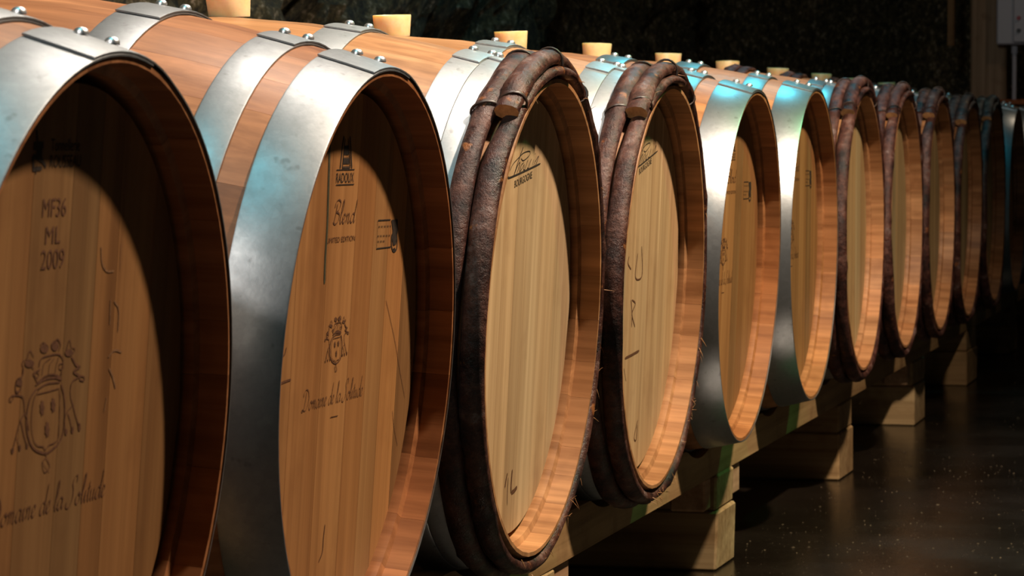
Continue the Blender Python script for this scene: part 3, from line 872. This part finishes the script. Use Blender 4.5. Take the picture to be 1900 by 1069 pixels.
XS = [2.259, 2.998, 3.743, 4.484, 5.215, 5.934, 6.657, 7.387, 8.122, 8.861, 9.598, 10.336, 11.073]
TILT = [4.2, 3.7, 2.92, 2.42, 2.26, 0.51, 0.01, -0.09, -0.04, 0.69, 0.09, 0.26, 0.2]
KIND = {1: 'steel', 2: 'steel', 3: 'bark', 4: 'bark', 5: 'steel', 6: 'steel', 7: 'bark2', 8: 'bark2', 9: 'bark2', 10: 'bark2', 11: 'bark2', 12: 'steel', 13: 'steel'}
BSET = {1: 'a', 2: 'b', 3: 'c', 4: 'd', 5: 'b', 6: 'd', 7: 'c', 8: 'a', 9: 'd', 10: 'b', 11: 'a', 12: 'b', 13: 'c'}
AMBER, TAN, PALE, YELL = (0.245, 0.125, 0.046), (0.345, 0.170, 0.062), (0.52, 0.36, 0.205), (0.48, 0.345, 0.165)
HEADC = {1: AMBER, 2: TAN, 3: PALE, 4: PALE, 5: TAN, 6: TAN, 7: YELL, 8: YELL, 9: YELL, 10: YELL, 11: YELL, 12: TAN, 13: TAN}
STAVEC = {1: (0.36, 0.158, 0.066), 2: (0.38, 0.162, 0.066), 5: (0.43, 0.195, 0.078), 6: (0.43, 0.195, 0.078)}
LABEL = {
    1: 'leftmost oak barrel, head stencilled MF36 ML 2009 over a large crest',
    2: 'second oak barrel from the left, steel hooped, Blend lettering and small crest on head',
    3: 'oak barrel with bark-covered wooden hoops and 1L pencilled low on its pale head',
    4: 'bark-hooped oak barrel with a pencilled R, right behind the 1L barrel',
    5: 'nearer of the middle pair of steel-hooped barrels, bright hoop beside the pencilled R barrel',
    6: 'farther of the middle pair of steel-hooped barrels, right before the dim bark-hooped ones',
    7: 'first of the far bark-hooped barrels, next to the middle steel-hooped pair',
    8: 'second of the five far bark-hooped barrels',
    9: 'third of the five far bark-hooped barrels, half in the dark',
    10: 'fourth of the five far bark-hooped barrels, deep in shade',
    11: 'last and darkest of the five far bark-hooped barrels',
    12: 'far steel-hooped barrel with a teal glint, near the right edge',
    13: 'farthest barrel of the row, only a sliver at the right edge',
}
BUNGL = {
    3: 'largest amber bung, cut by the top edge of the photo, on the 1L barrel',
    4: 'amber bung second from the left, on top of the pencilled R barrel',
    5: 'amber bung third from the left, above the nearest bark hoops',
    6: 'amber bung fourth from the left, against the dark wall',
    7: 'amber bung fifth from the left, half behind the second set of bark hoops',
    8: 'pale bung sixth from the left, above the bright middle steel hoops',
    9: 'pale bung seventh from the left, just before the teal hoops',
    10: 'dim bung eighth from the left, low behind the teal hoops',
    11: 'dim bung ninth from the left, on a shaded barrel',
    12: 'farthest dim bung visible over the barrels',
}


def jit(rn, c, k):
    f = 1 + rn.uniform(-k, k)
    h = rn.uniform(-k, k) * 0.35
    return (max(0.01, c[0] * f * (1 + h)), max(0.01, c[1] * f), max(0.01, c[2] * f * (1 - h)), 1)


def part(name, mesh, parent, loc=(0, 0, 0), rot=(0, 0, 0), color=None):
    o = bpy.data.objects.new(name, mesh)
    COL.objects.link(o)
    o.parent = parent
    o.location = loc
    o.rotation_euler = rot
    if color:
        o.color = color
    return o


def rivets(hoop, d0, d1, ang=89.0):
    """two dome rivets across the lap of a steel hoop"""
    mid, half = (d0 + d1) / 2, 0.0100
    for q, d in enumerate((mid - half, mid + half)):
        a = R(ang + (1.5 if q else -1.5))
        r = prof(-HL + d) + 0.0048
        o = part('rivet', RIVET, hoop, (r * math.cos(a), -HL + d, r * math.sin(a)), (0, PI / 2 - a, 0))


for k in range(1, 14):
    rn = random.Random(100 + k)
    tau = R(TILT[k - 1])
    axis_up = Vector((0, -math.sin(tau), math.cos(tau)))
    centre = Vector((XS[k - 1], LY + HL, EYE - 0.2028))
    e = empty('wine_barrel', centre - axis_up * RB, (tau, 0, 0))
    tag(e, LABEL[k], 'barrel', 'oak wine barrels lying in a row')
    spin = rn.uniform(0, 6.28)
    sc_ = STAVEC.get(k, (0.46, 0.24, 0.112))
    for me in STAVES:
        part('stave', me, e, UP, (0, spin, 0), jit(rn, sc_, 0.11))
    for me in BOARDS[BSET[k]]:
        part('head_board', me, e, UP, (0, 0, 0), jit(rn, HEADC[k], 0.19))
    for me in BACKBOARDS:
        part('head_board', me, e, UP, (0, 0, 0), jit(rn, HEADC[k], 0.12))
    kind = KIND[k]
    for side in (0, 1):                       # front end, then the same hoops turned round at the back end
        rz = (0, 0, PI * side)
        if kind == 'steel':
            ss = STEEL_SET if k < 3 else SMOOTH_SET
            sets = [(ss[0], 0.0008, 0.058), (ss[1], 0.086, 0.126), (ss[2], 0.220, 0.268)]
        else:
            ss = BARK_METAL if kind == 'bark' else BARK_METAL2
            sets = [(ss[0], 0.054, 0.0825), (ss[1], 0.0832, 0.118)]
            if kind == 'bark':
                sets.append((BARK_BILGE, 0.243, 0.292))
        for me, d0, d1 in sets:
            h = part('steel_hoop', me, e, UP, rz)
            if side == 0:
                rivets(h, d0, d1, 89 + rn.uniform(-2, 2))
        if kind != 'steel':
            ww = WITHY[{3: 3, 4: 4, 7: 7, 8: 8, 9: 3, 10: 4, 11: 7}[k]]
            turn = 0.0 if k < 9 else rn.uniform(-0.06, 0.06)
            for q in (0, 1):
                h = part('wooden_hoop', ww[q], e, UP, (0, turn, PI * side))
                if side == 0:
                    for bm_ in BIND[q]:
                        part('binding', bm_, h)
                    if q == 0 and k in (3, 4):
                        tag(part('bark_shreds', SHRED[k - 3], h), kind='stuff')
            if kind == 'bark2':
                for me in WITHY_BILGE:
                    part('wooden_hoop', me, e, UP, rz)
    for nm, me in PRINTS.get(k, []):
        part(nm, me, e, UP)
    if k in BUNGL:
        top = centre + axis_up * (RB - 0.0005)
        o = part('barrel_bung', BUNG, None, top, (tau + rn.uniform(-0.03, 0.03), rn.uniform(-0.05, 0.05), rn.uniform(0, 6)))
        tag(o, BUNGL[k], 'bung', 'amber bungs on the barrel tops')

# ------------------------------------------------------------------ timber cradle under the barrels
RY0, RY1 = 1.0, 1.045
ZC = EYE - 0.2028
DZ = EYE - 0.81


def rail_mesh(x0, x1, y0, y1, zb, zt, reach):
    """a timber rail with shallow cradles cut where the barrels lie"""
    n = int((x1 - x0) / 0.02)
    verts, faces = [], []
    for i in range(n + 1):
        x = x0 + (x1 - x0) * i / n
        z = zt
        for k, xk in enumerate(XS):
            r = reach(k)
            if abs(x - xk) < r:
                z = min(z, ZC - math.sqrt(r * r - (x - xk) ** 2))
        for y, zz in ((y0, zb), (y0, z), (y1, z), (y1, zb)):
            verts.append((x, y, zz))
    for i in range(n):
        for j in range(4):
            a, b_ = i * 4 + j, i * 4 + (j + 1) % 4
            faces.append((a, b_, b_ + 4, a + 4))
    faces.append((0, 3, 2, 1))
    faces.append((n * 4, n * 4 + 1, n * 4 + 2, n * 4 + 3))
    me = mesh_of('barrel_rail', verts, faces)
    fix_normals(me)
    return me


def front_reach(k):
    d = RY1 - LY
    return prof(-HL + d) + 0.0045 + math.sin(R(TILT[k])) * (HL - d) + (0.002 if KIND[k + 1] == 'steel' else 0.0)


def back_reach(k):
    d = 2 * HL - (1.575 - LY)
    return prof(HL - d) + 0.0095 - math.sin(R(TILT[k])) * (HL - d)


ZRB = EYE - 0.5967
o = link('barrel_rail', rail_mesh(1.5, 12.0, RY0, RY1, ZRB, EYE - 0.529, front_reach), None, [M['timber_x']])
o.color = (0.34, 0.225, 0.105, 1)
tag(o, 'long sawn timber rail carrying the front ends of the barrels', 'rail')
o = link('barrel_rail', rail_mesh(1.5, 12.0, 1.575, 1.62, ZRB, EYE - 0.529, back_reach), None, [M['timber_x']])
o.color = (0.44, 0.29, 0.13, 1)
tag(o, 'second timber rail hidden deeper under the barrels, behind the front rail', 'rail')
SLP = [(2.59, 0.18, 'timber sleeper below the leftmost barrels, out of the lit part'),
       (4.05, 0.18, 'timber sleeper cut by the bottom edge, below the 1L barrel'),
       (5.43, 0.176, 'nearest fully visible timber sleeper, under the bright steel-hooped barrel'),
       (6.943, 0.21, 'second fully visible timber sleeper, square block with a knot'),
       (8.32, 0.24, 'third visible timber sleeper mirrored in the wet floor'),
       (9.714, 0.29, 'dim fourth timber sleeper under the far dark barrels'),
       (11.16, 0.29, 'farthest timber sleeper at the right edge')]
for i, (xc, w_, lab) in enumerate(SLP):
    rn = random.Random(i + 50)
    e = empty('sleeper', (xc, 1.31, 0))
    tag(e, lab, 'sleeper', 'timber sleepers under the rails')
    col = (0.35, 0.245, 0.125)
    lo = link('lower_timber', box_mesh('lower_timber', -w_ / 2, w_ / 2, -0.315, 0.42, 0.0, 0.107, 0.004, i, 0.003), e, [M['timber_y']])
    lo.color = jit(rn, col, 0.12)
    hi = link('upper_timber', box_mesh('upper_timber', -w_ / 2 + 0.002, w_ / 2 - 0.002, -0.313, 0.42, 0.1073, ZRB - 0.0004, 0.004, i + 9, 0.003), e, [M['timber_y']])
    hi.color = jit(rn, col, 0.12)
    if i in (1, 2, 4):
        for x0, x1 in ((-w_ / 2 - 0.055, -w_ / 2 - 0.003), (w_ / 2 + 0.003, w_ / 2 + 0.110)):
            c_ = link('cleat', box_mesh('cleat', x0, x1, -0.304, -0.24, 0.112, ZRB - 0.0006, 0.004), e, [M['timber_x']])
            c_.color = jit(rn, (0.43, 0.275, 0.165), 0.1)

# ------------------------------------------------------------------ far end of the cellar
o = link('support_post', box_mesh('support_post', 12.5, 12.66, 1.156, 1.297, 0, 3.1, 0.008, 4, 0.004), None, [M['timber_z']])
o.color = (0.28, 0.20, 0.14, 1)
tag(o, 'weathered wooden post standing beside the grey switch box', 'post')
e = empty('switch_box', (12.47, 1.115, 1.185 + DZ))
tag(e, 'grey plastic switch box with red and black buttons', 'switch box')
link('casing', box_mesh('casing', -0.04, 0.028, -0.085, 0.072, 0.0, 0.26, 0.006), e, [M['plastic']])
cv = link('cover', box_mesh('cover', -0.055, -0.0405, -0.08, 0.004, 0.008, 0.252, 0.004), e, [M['plastic']])


def button(z, mat):
    bm = bmesh.new()
    bmesh.ops.create_cone(bm, cap_ends=True, segments=14, radius1=0.009, radius2=0.0075, depth=0.012,
                          matrix=Matrix.Translation((-0.0615, -0.018, z)) @ Matrix.Rotation(-PI / 2, 4, 'Y'))
    me = bpy.data.meshes.new('button')
    bm.to_mesh(me)
    bm.free()
    return link('button', me, cv, [mat])


button(0.105, M['red'])
button(0.055, M['black'])
bm = bmesh.new()
bmesh.ops.create_cone(bm, cap_ends=True, segments=12, radius1=0.009, radius2=0.009, depth=1.18 + DZ, matrix=Matrix.Translation((0, 0, 0.59 - DZ / 2)))
bmesh.ops.create_cone(bm, cap_ends=True, segments=12, radius1=0.013, radius2=0.013, depth=0.03, matrix=Matrix.Translation((0, 0, 1.165)))
me = bpy.data.meshes.new('conduit')
bm.to_mesh(me)
bm.free()
o = link('conduit', me, None, [M['plastic']])
o.location = (12.47, 1.118, DZ)
tag(o, 'thin grey conduit pipe running down below the switch box', 'pipe')
o = link('wall_batten', box_mesh('wall_batten', 12.75, 12.79, 1.388, 1.418, 1.19 + DZ, 3.1, 0.003), None, [M['timber_z']])
o.color = (0.30, 0.17, 0.08, 1)
tag(o, 'narrow brown batten hanging down left of the wooden post', 'batten')
o = link('ledge_board', box_mesh('ledge_board', 12.35, 12.495, 0.75, 1.46, 0.945 + DZ, 0.965 + DZ, 0.003), None, [M['timber_x']])
o.color = (0.40, 0.13, 0.05, 1)
tag(o, 'reddish board ledge across the foot of the far post', 'ledge')

# ------------------------------------------------------------------ chips and grit on the floor
rn = random.Random(5)
verts, faces = [], []
for q in range(2600):
    x = rn.uniform(4.6, 12.5) if rn.random() < 0.45 else rn.uniform(5.0, 7.6)
    y = rn.uniform(-0.6, 1.02)
    s_ = rn.choice((rn.uniform(0.0005, 0.0012), rn.uniform(0.0006, 0.0021))) * (1.4 if rn.random() < 0.08 else 1)
    a = rn.uniform(0, 6.28)
    b0 = len(verts)
    ln = rn.uniform(0.6, 2.0)
    ux, uy = math.cos(a) * s_ * ln, math.sin(a) * s_ * ln
    vx, vy = -math.sin(a) * s_, math.cos(a) * s_
    h = s_ * rn.uniform(0.4, 1.0)
    verts += [(x - ux, y - uy, 0.0), (x + vx, y + vy, 0.0), (x + ux, y + uy, 0.0), (x - vx, y - vy, 0.0), (x, y, h)]
    faces += [(b0, b0 + 1, b0 + 4), (b0 + 1, b0 + 2, b0 + 4), (b0 + 2, b0 + 3, b0 + 4), (b0 + 3, b0, b0 + 4)]
me = mesh_of('floor_chips', verts, faces)
fix_normals(me)
o = link('floor_chips', me, None, [M['chips']])
tag(o, 'tiny pale chips and grit scattered over the wet floor', 'debris', None, 'stuff')
